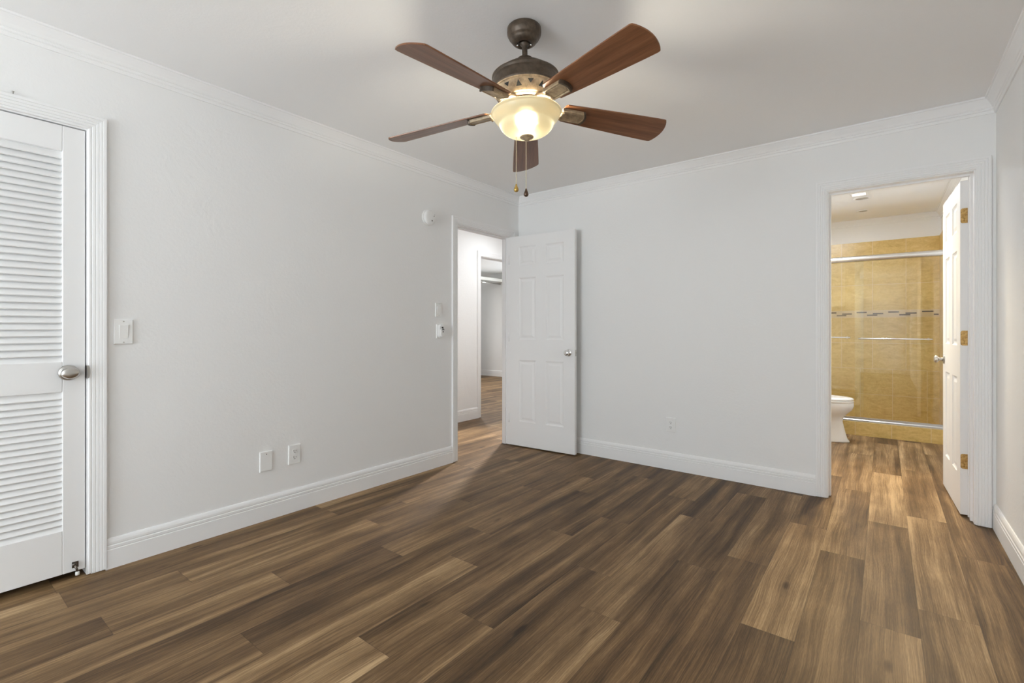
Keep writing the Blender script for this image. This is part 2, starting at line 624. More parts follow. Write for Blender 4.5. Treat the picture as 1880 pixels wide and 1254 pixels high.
# ------------------------------------------------------------------ setting: walls and ceilings
T = 0.12          # partition thickness (back wall)
TL = 0.09         # left partition
CD = (-3.95, -3.283, 2.041)            # closet door opening y0,y1,top
HD = (-0.868, -0.142, 2.022)           # hall door opening
BD = (2.593, 3.297, 2.043)             # bathroom door opening (x)
HX = -1.18                             # hall far wall
HW = (0.758, 2.35, 2.055)              # doorway in hall far wall (y)

JT = 0.0165                            # jamb lining sits inside the rough openings


def rough(o):
    return (o[0] - JT, o[1] + JT, o[2] + JT)


CDr, HDr, BDr, HWr = rough(CD), rough(HD), rough(BD), rough(HW)
b = MB()
b.box((-TL, L - T, 0), (0, CDr[0], H))
b.box((-TL, CDr[0], CDr[2]), (0, CDr[1], H))
b.box((-TL, CDr[1], 0), (0, HDr[0], H))
b.box((-TL, HDr[0], HDr[2]), (0, HDr[1], H))
b.box((-TL, HDr[1], 0), (0, 2.5, H))
struct(b, 'wall_left', WALLP)
b = MB()
b.box((0, 0, 0), (BDr[0], T, H))
b.box((BDr[0], 0, BDr[2]), (BDr[1], T, H))
b.box((BDr[1], 0, 0), (W, T, H))
struct(b, 'wall_back', WALLP)
b = MB()
b.box((W, L - T, 0), (W + 0.12, WIN_ADDED[0], H))
b.box((W, WIN_ADDED[0], 0), (W + 0.12, WIN_ADDED[1], WIN_ADDED[2]))
b.box((W, WIN_ADDED[0], WIN_ADDED[3]), (W + 0.12, WIN_ADDED[1], H))
b.box((W, WIN_ADDED[1], 0), (W + 0.12, 3.42, H))
struct(b, 'wall_right', WALLP)
b = MB()
b.box((0, L - T, 0), (WIN[0], L, H))
b.box((WIN[1], L - T, 0), (W, L, H))
b.box((WIN[0], L - T, 0), (WIN[1], L, WIN[2]))
b.box((WIN[0], L - T, WIN[3]), (WIN[1], L, H))
struct(b, 'wall_rear', WALLP)
b = MB()
b.box((0, L, H), (W, 0, H + 0.1))
struct(b, 'ceiling', CEILP)
b = MB()
b.box((1.80, T, H), (W, 3.40, H + 0.1))
struct(b, 'ceiling_bathroom', CEILP)
b = MB()
b.box((-5.6, -2.1, H), (-TL, 5.05, H + 0.1))
struct(b, 'ceiling_hall', CEILP)
# closet behind the louvered door
b = MB()
b.box((-0.75, CD[0] - 0.05, 0), (-0.70, CD[1] + 0.05, H))
b.box((-0.70, CD[0] - 0.05, 0), (-TL, CD[0] - 0.01, H))
b.box((-0.70, CD[1] + 0.01, 0), (-TL, CD[1] + 0.05, H))
b.box((-0.75, CD[0] - 0.05, H), (-TL, CD[1] + 0.05, H + 0.05))
struct(b, 'wall_closet', WALLP)
# hall and the room beyond it
b = MB()
b.box((HX - 0.10, -2.1, 0), (HX, HWr[0], H))
b.box((HX - 0.10, HWr[0], HWr[2]), (HX, HWr[1], H))
b.box((HX - 0.10, HWr[1], 0), (HX, 2.6, H))
struct(b, 'wall_hall', WALLP)
b = MB()
b.box((HX, -2.1, 0), (-TL, -2.0, H))
b.box((HX, 2.5, 0), (1.8, 2.6, H))
struct(b, 'wall_hall_end', WALLP)
b = MB()
b.box((-5.6, 4.94, 0), (WIN3[0], 5.05, H))
b.box((WIN3[1], 4.94, 0), (HX, 5.05, H))
b.box((WIN3[0], 4.94, 0), (WIN3[1], 5.05, WIN3[2]))
b.box((WIN3[0], 4.94, WIN3[3]), (WIN3[1], 5.05, H))
struct(b, 'wall_far_room', WALLP)
b = MB()
b.box((-5.6, 0.3, 0), (-5.5, 4.94, H))
b.box((-5.5, 0.3, 0), (HX - 0.1, 0.4, H))
b.box((HX - 0.1, 2.6, 0), (HX, 4.94, H))
b.box((-5.5, 3.93, 0), (-4.12, 4.0, H))
struct(b, 'wall_far_side', WALLP)
# bathroom left wall
b = MB()
b.box((1.80, T, 0), (1.86, 3.42, H))
struct(b, 'wall_bathroom', WALLP)


def uv_quad_mesh(quads, name, mats, tile_uv):
    me = bpy.data.meshes.new(name)
    vs, fs, uv, mi = [], [], [], []
    for q, uvq, m in quads:
        n = len(vs)
        vs += q
        fs.append((n, n + 1, n + 2, n + 3))
        uv += uvq
        mi.append(m)
    me.from_pydata(vs, [], fs)
    for m in mats:
        me.materials.append(m)
    me.polygons.foreach_set('material_index', mi)
    l = me.uv_layers.new(name='tile_uv')
    l.data.foreach_set('uv', [c for p in uv for c in p])
    o = bpy.data.objects.new(name, me)
    C.objects.link(o)
    return o


YT, YG, YC = 3.30, 2.51, 2.452
ZT = 2.171
# shower back wall: plaster above, tile below with a mosaic band
b = MB()
b.box((1.86, YT + 0.012, 0), (W, YT + 0.10, H))
struct(b, 'wall_shower', WALLP)


def tq(axis, c, a0, a1, z0, z1, uo, vo):
    if axis == 'y':
        q = [(a0, c, z0), (a1, c, z0), (a1, c, z1), (a0, c, z1)]
    else:
        q = [(c, a0, z0), (c, a1, z0), (c, a1, z1), (c, a0, z1)]
    return (q, [(a0 - uo, z0 - vo), (a1 - uo, z0 - vo), (a1 - uo, z1 - vo), (a0 - uo, z1 - vo)], 0)


qs = []
MZ0, MZ1 = 1.273, 1.350
for z0, z1, uo, vo in ((0.02, 0.660, 2.9665 - 0.305 * 5, 0.0475 - 0.305), (0.660, MZ0, 2.781 - 0.305 * 5, 0.0475 - 0.305), (MZ1, ZT, 2.781 - 0.305 * 5, MZ1 - 0.305)):
    qs.append(tq('y', YT, 1.872, W - 0.012, z0, z1, uo, vo))
    for c in (1.872, W - 0.012):
        qs.append(tq('x', c, YC + 0.01, YT, z0, z1, 0.02, vo))
qs.append(([(1.86, YT, ZT), (W, YT, ZT), (W, YT + 0.012, ZT), (1.86, YT + 0.012, ZT)], [(0.1, 0.1)] * 4, 0))
for c, d in ((1.872, -0.012), (W - 0.012, 0.012)):
    qs.append(([(c, YC + 0.01, ZT), (c + d, YC + 0.01, ZT), (c + d, YT, ZT), (c, YT, ZT)], [(0.1, 0.1)] * 4, 0))
    qs.append(([(c, YC + 0.01, 0.02), (c + d, YC + 0.01, 0.02), (c + d, YC + 0.01, ZT), (c, YC + 0.01, ZT)], [(0.1, 0.1), (0.11, .1), (.11, .2), (.1, .2)], 0))
    qs.append(([(c, YC + 0.01, MZ0), (c, YT, MZ0), (c, YT, MZ1), (c, YC + 0.01, MZ1)], [(0.1, 0.1)] * 4, 0))
tw = uv_quad_mesh(qs, 'wall_shower_tile', [TILE], None)
tw['kind'] = 'structure'
b = MB()
b.box((1.876, YT - 0.002, MZ0), (W - 0.012, YT + 0.011, MZ1))
for i, z in enumerate((1.294, 1.312, 1.328)):
    for k in range(6):
        st = (3.027, 3.082, 2.926)[i] - 0.30 * 3
        for j in range(5):
            xa = st + 0.30 * j
            xb = xa + 0.098
            if k == 0 and xa < W - 0.03 and xb > 1.9:
                b.box((max(xa, 1.9), YT - 0.004, z - 0.0075), (min(xb, W - 0.02), YT - 0.001, z + 0.0075), 1)
mo = b.build('mosaic_band', [MOSAIC_LIGHT, MOSAIC_DARK], parent=tw)
# shower pan
b = MB()
b.box((1.872, YC + 0.12, 0.0), (W - 0.012, YT, 0.03))
sp = struct(b, 'floor_shower', MOSAIC_LIGHT)

# rear window frame (behind the camera)
b = MB()
x0, x1, z0, z1 = WIN
for a, c in (((x0, z0), (x0 + 0.05, z1)), ((x1 - 0.05, z0), (x1, z1)), ((x0 + 0.05, z0), (x1 - 0.05, z0 + 0.05)), ((x0 + 0.05, z1 - 0.05), (x1 - 0.05, z1)),
             (((x0 + x1) / 2 - 0.03, z0 + 0.05), ((x0 + x1) / 2 + 0.03, z1 - 0.05))):
    b.box((a[0], L - 0.10, a[1]), (c[0], L - 0.03, c[1]))
struct(b, 'window_1', TRIM)
b = MB()
y0, y1, z0, z1 = WIN_ADDED
for a, c in (((y0, z0), (y0 + 0.05, z1)), ((y1 - 0.05, z0), (y1, z1)), ((y0 + 0.05, z0), (y1 - 0.05, z0 + 0.05)), ((y0 + 0.05, z1 - 0.05), (y1 - 0.05, z1)),
             (((y0 + y1) / 2 - 0.03, z0 + 0.05), ((y0 + y1) / 2 + 0.03, z1 - 0.05))):
    b.box((W + 0.03, a[0], a[1]), (W + 0.10, c[0], c[1]))
struct(b, 'added_window', TRIM)  # frame of the window added for extra light
b = MB()
x0, x1, z0, z1 = WIN3
for a, c in (((x0, z0), (x0 + 0.04, z1)), ((x1 - 0.04, z0), (x1, z1)), ((x0 + 0.04, z0), (x1 - 0.04, z0 + 0.04)), ((x0 + 0.04, z1 - 0.04), (x1 - 0.04, z1))):
    b.box((a[0], 4.96, a[1]), (c[0], 5.02, c[1]))
struct(b, 'window_3', TRIM)


# ------------------------------------------------------------------ setting: trims
CROWN = [(0.0, 0.078), (0.006, 0.078), (0.008, 0.073), (0.010, 0.066), (0.008, 0.063), (0.013, 0.060), (0.015, 0.054), (0.013, 0.050), (0.017, 0.047),
         (0.022, 0.036), (0.030, 0.024), (0.038, 0.014), (0.040, 0.010), (0.046, 0.008), (0.047, 0.0), (0.0, 0.0)]


def crown(name, x0, x1, y0, y1, sc_=1.0):
    b = MB()
    rings = []
    for (sx, sy, cx, cy) in ((1, 1, x0, y0), (-1, 1, x1, y0), (-1, -1, x1, y1), (1, -1, x0, y1)):
        rings.append([(cx + sx * d * sc_, cy + sy * d * sc_, H - 0.0005 - h * sc_) for d, h in CROWN])
    rings.append(rings[0])
    b.loft(rings, smooth=False, cap=False)
    return struct(b, name, TRIM)


crown('trim_1', 0, W, L, 0, 1.12)
crown('trim_2', 1.86, W, T, YT + 0.012, 0.95)

BASE = [(0.0, 0.0), (0.015, 0.0), (0.015, 0.088), (0.0115, 0.0905), (0.0115, 0.0925), (0.0145, 0.095), (0.0145, 0.106), (0.0105, 0.109), (0.0105, 0.111),
        (0.013, 0.114), (0.0125, 0.124), (0.009, 0.134), (0.005, 0.140), (0.0, 0.141)]


def baseboard(name, p, q, nrm):
    """straight run from p to q on the floor, profile growing along nrm"""
    b = MB()
    rings = [[(c[0] + nrm[0] * d, c[1] + nrm[1] * d, z + 0.001) for d, z in BASE] for c in (p, q)]
    b.loft(rings, smooth=False)
    return struct(b, name, TRIM)


baseboard('baseboard_left', (0, -3.2175), (0, -0.933), (1, 0))
baseboard('baseboard_back', (0.05, 0), (2.522, 0), (0, -1))
baseboard('baseboard_right', (W, WIN_ADDED[1] + 0.05), (W, -0.001), (-1, 0))
baseboard('baseboard_rear', (0.02, L), (W - 0.02, L), (0, 1))
baseboard('baseboard_hall', (HX, -2.0), (HX, 0.70), (1, 0))
baseboard('baseboard_far', (-5.5, 4.94), (-1.3, 4.94), (0, -1))
baseboard('baseboard_bathroom', (W, T + 0.02), (W, YC), (-1, 0))
baseboard('baseboard_closet', (-4.12, 3.93), (-5.5, 3.93), (0, -1))

CAS = [(0.0, 0.0), (0.0, 0.010), (0.002, 0.012), (0.009, 0.012), (0.011, 0.0095), (0.013, 0.0130), (0.022, 0.0140), (0.024, 0.0115), (0.026, 0.0145),
       (0.035, 0.0155), (0.037, 0.0130), (0.039, 0.0160), (0.048, 0.0170), (0.050, 0.0150), (0.052, 0.0178), (0.063, 0.0178), (0.0645, 0.0165), (0.0645, 0.0)]


def casing(name, plane, c, n, u0, u1, zt, z0=0.004, rev=0.006, sc_=1.0):
    """mitred casing round an opening; plane 'x' (wall x=c) or 'y'; n = outward sign"""
    b = MB()
    rings = []
    for su, uu, top in ((-1, u0 - rev, 0), (-1, u0 - rev, 1), (1, u1 + rev, 1), (1, u1 + rev, 0)):
        ring = []
        for w, d in CAS:
            w *= sc_
            u = uu + su * w
            z = (zt + rev + w) if top else z0
            ring.append((c + n * d, u, z) if plane == 'x' else (u, c + n * d, z))
        rings.append(ring)
    b.loft(rings, smooth=False)
    return struct(b, name, TRIM)


def jamb(name, plane, c0, c1, u0, u1, zt, stop=None):
    """jamb lining inside an opening, with a door stop strip (stop = (c0, c1) along the depth)"""
    b = MB()
    t = 0.016

    def bx(ua, ub, za, zb, ca, cb):
        if plane == 'x':
            b.box((ca, ua, za), (cb, ub, zb))
        else:
            b.box((ua, ca, za), (ub, cb, zb))
    bx(u0 - t, u0, 0.003, zt + t, c0, c1)
    bx(u1, u1 + t, 0.003, zt + t, c0, c1)
    bx(u0, u1, zt, zt + t, c0, c1)
    if stop:
        s = 0.011
        bx(u0, u0 + s, 0.003, zt, *stop)
        bx(u1 - s, u1, 0.003, zt, *stop)
        bx(u0 + s, u1 - s, zt - s, zt, *stop)
    return struct(b, name, TRIM)


casing('trim_3', 'x', 0.0, 1, CD[0], CD[1], CD[2], z0=0.008)
jamb('trim_4', 'x', -TL + 0.001, 0.0, CD[0], CD[1], CD[2], None)
casing('trim_5', 'x', 0.0, 1, HD[0], HD[1], HD[2], sc_=0.98)
jamb('trim_6', 'x', -TL - 0.002, 0.0005, HD[0], HD[1], HD[2], (-0.085, -0.045))
casing('trim_7', 'y', 0.0, -1, BD[0], BD[1], BD[2])
jamb('trim_8', 'y', -0.0005, T + 0.002, BD[0], BD[1], BD[2], (0.055, 0.085))
casing('trim_9', 'y', T, 1, BD[0], BD[1] - 0.02, BD[2])
casing('trim_10', 'x', HX, 1, HW[0], HW[1], HW[2])
jamb('trim_11', 'x', HX - 0.101, HX + 0.0005, HW[0], HW[1], HW[2], None)
casing('trim_12', 'x', -TL, -1, HD[0], HD[1], HD[2])


# ------------------------------------------------------------------ doors
def ring_panel(b, x0, x1, z0, z1, y, s):
    """raised panel sunk into a door face lying at y; s = +1 when the face looks towards -y"""
    prof = [(0.0, 0.0), (0.004, 0.004), (0.012, 0.008), (0.016, 0.0085), (0.022, 0.0085), (0.040, 0.003), (0.043, 0.003)]
    rings = [[(x0 + i, y + s * d, z0 + i), (x1 - i, y + s * d, z0 + i), (x1 - i, y + s * d, z1 - i), (x0 + i, y + s * d, z1 - i)] for i, d in prof]
    for a, c in zip(rings[:-1], rings[1:]):
        for j in range(4):
            k = (j + 1) % 4
            b.add([a[j], a[k], c[k], c[j]], [(0, 1, 2, 3)])
    b.add(rings[-1], [(0, 1, 2, 3)])


def panel_slab(w, t, z0, z1):
    """six-panel door slab: x 0..w, y 0..t, both faces panelled"""
    st, mid = 0.112, 0.108
    pw = (w - 2 * st - mid) / 2
    cols = [(st, st + pw), (st + pw + mid, w - st)]
    rows = [(0.245, 0.832), (1.028, 1.618), (1.737, 1.915)]
    xs = [0, cols[0][0], cols[0][1], cols[1][0], cols[1][1], w]
    zs = [z0] + [v for r in rows for v in r] + [z1]
    b = MB()
    for y, s in ((0.0, 1), (t, -1)):
        for i in range(5):
            for j in range(7):
                xa, xb, za, zb = xs[i], xs[i + 1], zs[j], zs[j + 1]
                if i in (1, 3) and j in (1, 3, 5):
                    ring_panel(b, xa, xb, za, zb, y, s)
                else:
                    b.add([(xa, y, za), (xb, y, za), (xb, y, zb), (xa, y, zb)], [(0, 1, 2, 3)])
    for i in range(5):
        for z in (z0, z1):
            b.add([(xs[i], 0, z), (xs[i + 1], 0, z), (xs[i + 1], t, z), (xs[i], t, z)], [(0, 1, 2, 3)])
    for j in range(7):
        for x in (0, w):
            b.add([(x, 0, zs[j]), (x, 0, zs[j + 1]), (x, t, zs[j + 1]), (x, t, zs[j])], [(0, 1, 2, 3)])
    # weld so the normals can be made consistent
    import bmesh
    bm = bmesh.new()
    vv = [bm.verts.new(p) for p in b.v]
    for f in b.f:
        bm.faces.new([vv[i] for i in f])
    bmesh.ops.remove_doubles(bm, verts=bm.verts, dist=1e-5)
    bm.verts.index_update()
    r = MB()
    r.v = [tuple(v.co) for v in bm.verts]
    r.f = [tuple(v.index for v in f.verts) for f in bm.faces]
    r.mi = [0] * len(r.f)
    r.sm = [False] * len(r.f)
    bm.free()
    return r


def knob_mb(axis_mtx, scale=1.0):
    """round door knob; +z of axis_mtx is out of the door"""
    b = MB()
    p = [(0.0, 0.0), (0.033, 0.0), (0.034, 0.003), (0.031, 0.006), (0.024, 0.008), (0.014, 0.011), (0.0115, 0.016), (0.0115, 0.028), (0.015, 0.034),
         (0.024, 0.038), (0.0275, 0.044), (0.0275, 0.051), (0.024, 0.057), (0.017, 0.0605), (0.006, 0.061), (0.0, 0.061)]
    b.lathe([(max(r, 1e-5) * scale, z * scale) for r, z in p], 40, 0, axis_mtx, cap=False)
    return b


def hinge_mb(h=0.089):
    """butt hinge: leaf in x -0.033..0 on plane y=0 (front), barrel at x=+0.006"""
    b = MB()
    r = 0.011
    pts = []
    for cx, cz, a0 in ((-0.033 + r, -h / 2 + r, PI), (-0.033 + r, h / 2 - r, PI / 2)):
        for k in range(7):
            a = a0 + (PI / 2) * k / 6 if a0 == PI else PI - (PI / 2) * k / 6
            pts.append((cx + r * math.cos(a), cz + r * math.sin(a)))
    outline = []
    lo = [(-0.033 + r + r * math.cos(PI + (PI / 2) * k / 6), -h / 2 + r + r * math.sin(PI + (PI / 2) * k / 6)) for k in range(7)]
    hi = [(-0.033 + r + r * math.cos(PI / 2 + (PI / 2) * k / 6), h / 2 - r + r * math.sin(PI / 2 + (PI / 2) * k / 6)) for k in range(7)]
    outline = hi + lo + [(0.0, -h / 2), (0.0, h / 2)]
    b.loft([[(x, -0.0022, z) for x, z in outline], [(x, 0.0008, z) for x, z in outline]], smooth=False)
    for k in range(5):
        za = -h / 2 + h * k / 5
        zb = za + h / 5 - 0.0015
        m = Matrix.Translation((0.0045 if k % 2 == 0 else 0.0055, -0.003, 0))
        rr = 0.0055 if k % 2 == 0 else 0.0045
        b.lathe([(rr, za), (rr, zb)], 14, 0, m)
    for z in (-0.026, 0.0, 0.026):
        x = -0.011 if z == 0 else -0.022
        b.lathe([(0.0042, 0.0), (0.0036, 0.0012)], 14, 0, Matrix.Translation((x, -0.0022, z)) @ Matrix.Rotation(PI / 2, 4, 'X'))
    return b


# -- door 1: louvered closet door, closed (left edge out of the picture)
d1 = thing('door_1', 'white louvered closet door at far left with oval nickel knob', 'door', (0, 0, 0), kind='structure')
Y0, Y1 = CD[0] + 0.003, CD[1] - 0.004
SY0, SY1 = Y0 + 0.078, -3.364
xb_, xf = -0.036, -0.001
b = MB()
b.box((xb_, Y0, 0.035), (xf, SY0, 2.036))
b.box((xb_, SY1, 0.035), (xf, Y1, 2.036))
for z0, z1 in ((0.035, 0.230), (0.849, 0.984), (1.923, 2.036)):
    b.box((xb_, SY0, z0), (xf, SY1, z1))
b.build('door_frame', DOORP, d1, bevel=0.0025)


def louvers(y0, y1, z0, z1, pitch, xc, parent, plane='x', sgn=1):
    b = MB()
    n = int(round((z1 - z0) / pitch))
    p = (z1 - z0) / n
    for i in range(n):
        zc = z0 + p * (i + 0.5)
        # slat: tilted board, its lower edge towards the room
        prof = []
        hw, th, ang = 0.021, 0.0035, math.radians(58)
        for dx, dz in ((-hw, -th), (hw, -th), (hw + 0.002, 0), (hw, th), (-hw, th), (-hw - 0.002, 0)):
            prof.append((xc + sgn * (dx * math.cos(ang) - dz * math.sin(ang)) * 1.0, zc - dx * math.sin(ang) - dz * math.cos(ang)))
        if plane == 'x':
            b.loft([[(x, y0, z) for x, z in prof], [(x, y1, z) for x, z in prof]], smooth=False)
        else:
            b.loft([[(y0, x, z) for x, z in prof], [(y1, x, z) for x, z in prof]], smooth=False)
    return b.build('louver_panel', DOORP, parent)


louvers(SY0 - 0.003, SY1 + 0.003, 0.984, 1.923, 0.0290, -0.018, d1)
louvers(SY0 - 0.003, SY1 + 0.003, 0.230, 0.849, 0.0283, -0.018, d1)
# oval knob: flattened egg knob on a round rose
b = MB()
mx = Matrix.Translation((xf, -3.345, 0.934)) @ Matrix.Rotation(PI / 2, 4, 'Y')
b.lathe([(1e-5, 0.0), (0.033, 0.0), (0.0345, 0.003), (0.031, 0.0065), (0.022, 0.009), (0.013, 0.012), (0.012, 0.022)], 40, 0, mx, cap=False)
rings = []
for r, z in ((0.012, 0.022), (0.020, 0.028), (0.0275, 0.034), (0.0300, 0.041), (0.0275, 0.049), (0.022, 0.0525), (0.014, 0.0545), (1e-5, 0.055)):
    rings.append([mx @ Vector((r * 0.86 * math.cos(2 * PI * j / 40), r * 1.06 * math.sin(2 * PI * j / 40), z)) for j in range(40)])
b.loft(rings, cap=False)
kn = b.build('door_knob', NICKEL, d1)
kn['label'] = 'satin nickel oval knob on round rose'
# kick-down stop at the foot of the door
b = MB()
b.box((xf, -3.333, 0.052), (xf + 0.004, -3.311, 0.078))
b.lathe([(0.0075, 0), (0.0075, 0.010), (0.004, 0.012)], 16, 0, Matrix.Translation((xf + 0.003, -3.326, 0.068)) @ Matrix.Rotation(PI / 2, 4, 'Y'))
b.tube([(xf + 0.010, -3.325, 0.066), (xf + 0.014, -3.3185, 0.048), (xf + 0.014, -3.3165, 0.034)], 0.0045)
ks = b.build('door_stop', NICKEL_BLACK, d1)
ks['label'] = 'dark metal flip-down door stop with white rubber tip'
b = MB()
b.lathe([(0.0045, 0.036), (0.0075, 0.034), (0.0080, 0.026), (0.0075, 0.020), (0.003, 0.019)], 16, 0, Matrix.Translation((xf + 0.014, -3.3165, 0)))
b.build('rubber_tip', RUBBER, ks)
# strike plate lip on the jamb/casing edge
b = MB()
pts = [(-0.030 * math.cos(a), 0.030 * math.sin(a)) for a in [PI / 2 + PI * k / 12 for k in range(13)]]
rings = []
for x in (0.0118, 0.0135):
    rings.append([(x, CD[1] + 0.0015 + 0.010 * math.cos(PI * k / 12 - PI / 2), 0.934 + 0.030 * math.sin(PI * k / 12 - PI / 2)) for k in range(13)])
b.loft(rings, smooth=False)
b.box((-0.02, CD[1] - 0.0012, 0.905), (0.0125, CD[1] + 0.0002, 0.963))
tag(b.build('strike_plate', NICKEL), 'small nickel strike plate on jamb beside the oval closet knob', 'strike plate')

# -- door 2: six-panel hall door, open against the back wall
ang2 = math.atan2(0.040, 0.708)
d2 = thing('door_2', 'white six panel hall door standing open against the back wall', 'door', (0.0165, -0.169, 0), ang2, kind='structure')
panel_slab(0.709, 0.034, 0.012, 2.018).build('door_slab', DOORP, d2, bevel=0.0015)
kz, kx = 0.917, 0.709 - 0.062
ko = knob_mb(Matrix.Translation((kx, 0, kz)) @ Matrix.Rotation(PI / 2, 4, 'X'), 0.92).build('door_knob', CHROME, d2)
b = knob_mb(Matrix.Translation((kx, 0.034, kz)) @ Matrix.Rotation(-PI / 2, 4, 'X'), 0.80)
b.build('door_knob', CHROME, d2)
b = MB()
b.box((0.7088, 0.005, kz - 0.028), (0.7102, 0.029, kz + 0.028))
b.box((0.7098, 0.011, kz - 0.009), (0.7185, 0.023, kz + 0.009))
b.build('latch_plate', NICKEL, d2, bevel=0.001)
for z in (0.27, 1.05, 1.80):
    b = MB()
    b.lathe([(0.0055, z - 0.044), (0.0055, z + 0.044)], 14, 0, Matrix.Translation((-0.006, 0.002, 0)))
    b.box((-0.004, 0.002, z - 0.044), (0.0, 0.030, z + 0.044))
    b.build('hinge', TRIM, d2)
b = MB()
b.box((-0.045, HD[0] - 0.0002, 0.892), (0.0008, HD[0] + 0.0012, 0.948))
b.box((-0.002, HD[0] - 0.006, 0.900), (0.0016, HD[0] + 0.001, 0.940))
tag(b.build('strike_plate', NICKEL_BLACK), 'small dark strike plate on left jamb of the hall doorway', 'strike plate')

# -- door 3: six-panel bathroom door, open into the bathroom
TH3 = math.radians(2.2)
d3 = thing('door_3', 'white six panel bathroom door swung open beside the shower', 'door', (3.2845, 0.130, 0), 0.0, kind='structure')
d3.rotation_euler = (0, 0, PI / 2 + TH3)
# local x runs into the bathroom, local y towards the left (visible) face
sl = panel_slab(0.690, 0.035, 0.012, 2.024)
sl.build('door_slab', DOORP, d3, bevel=0.0015)
k3 = knob_mb(Matrix.Translation((0.628, 0.035, 0.915)) @ Matrix.Rotation(-PI / 2, 4, 'X'), 0.92)
k3.build('door_knob', NICKEL, d3)
k4 = knob_mb(Matrix.Translation((0.628, 0.0, 0.915)) @ Matrix.Rotation(PI / 2, 4, 'X'), 0.6)
k4.build('door_knob', NICKEL, d3)
for z in (1.812, 1.075, 0.333):
    hg = hinge_mb().build('hinge', BRASS, d3)
    # hinge leaf lies on the door's hinge edge (local x = 0), leaf extends along local +y
    hg.matrix_local = Matrix.Translation((-0.0008, 0.0, z)) @ Matrix.Rotation(-PI / 2, 4, 'Z')
    hg['label'] = 'worn brass butt hinge'

# -- louvered wall cabinet on the bathroom side of the back wall (seen mirrored in the shower glass)
d4 = thing('wall_cabinet', 'white louvered wall cabinet mirrored in the left shower glass', 'cabinet', (0, T, 0))
b = MB()
b.box((1.985, 0.001, 1.460), (2.435, 0.100, 2.205))
b.build('cabinet_body', DOORP, d4, bevel=0.002)
for xa, xb in ((1.987, 2.208), (2.212, 2.433)):
    b = MB()
    b.box((xa, 0.1005, 1.462), (xa + 0.045, 0.122, 2.203))
    b.box((xb - 0.045, 0.1005, 1.462), (xb, 0.122, 2.203))
    b.box((xa + 0.045, 0.1005, 1.462), (xb - 0.045, 0.122, 1.520))
    b.box((xa + 0.045, 0.1005, 2.145), (xb - 0.045, 0.122, 2.203))
    cd_ = b.build('cabinet_door', DOORP, d4, bevel=0.002)
    lo_ = MB()
    n_ = 15
    for q in range(n_):
        zc = 1.520 + 0.625 * (q + 0.5) / n_
        lo_.loft([[(x, 0.1045, zc + 0.019), (x, 0.1075, zc + 0.020), (x, 0.1195, zc - 0.017), (x, 0.1165, zc - 0.019)] for x in (xa + 0.044, xb - 0.044)], smooth=False)
    lo_.build('louver_panel', DOORP, cd_)


# ------------------------------------------------------------------ ceiling fan
fan = thing('ceiling_fan', 'dark bronze five blade ceiling fan with lit amber glass bowl', 'ceiling fan', (1.650, -2.139, H))
Fw = Vector((-math.sin(YAW), math.cos(YAW), 0))
TILT = Matrix.Rotation(math.radians(-1.4), 4, Fw) @ Matrix.Rotation(math.radians(-0.57), 4, Vector((math.cos(YAW), math.sin(YAW), 0)))


def fpart(mb, name, mats, rz=0.0, bevel=0.0, parent=None):
    o = mb.build(name, mats, parent or fan, bevel=bevel)
    if parent is None:
        o.matrix_local = TILT @ Matrix.Rotation(rz, 4, 'Z')
    return o


b = MB()
b.lathe([(0.070, -0.0005), (0.0735, -0.004), (0.0745, -0.020), (0.073, -0.032), (0.067, -0.042), (0.0655, -0.046), (0.060, -0.049), (0.058, -0.055),
         (0.050, -0.065), (0.040, -0.071), (0.034, -0.073), (0.031, -0.071), (0.026, -0.066), (0.018, -0.064)], 56, cap=True)
cn = b.build('canopy', BRONZE, fan)
for a in (0.6, 0.6 + PI):
    b = MB()
    b.lathe([(0.004, -0.0775), (0.004, -0.068)], 10, 0, Matrix.Translation((0.029 * math.cos(a), 0.029 * math.sin(a), 0)))
    b.build('canopy_screw', CHROME, cn)
b = MB()
b.lathe([(0.020, -0.058), (0.020, -0.074), (0.0125, -0.079), (0.0118, -0.082), (0.0118, -0.140), (0.0135, -0.142)], 28)
fpart(b, 'downrod', BRONZE)
b = MB()
b.lathe([(0.012, -0.134), (0.030, -0.1345), (0.034, -0.137), (0.036, -0.147), (0.042, -0.1525), (0.060, -0.1600), (0.080, -0.1710), (0.100, -0.1840), (0.118, -0.1970), (0.132, -0.2080), (0.1405, -0.2140),
         (0.1430, -0.2150), (0.1455, -0.217), (0.1465, -0.221), (0.1455, -0.225), (0.1425, -0.228), (0.1425, -0.231), (0.1445, -0.234), (0.1455, -0.245), (0.1455, -0.268),
         (0.1470, -0.271), (0.1470, -0.275), (0.1450, -0.279)], 72, cap=False)
mo_h = fpart(b, 'motor_housing', BRONZE)
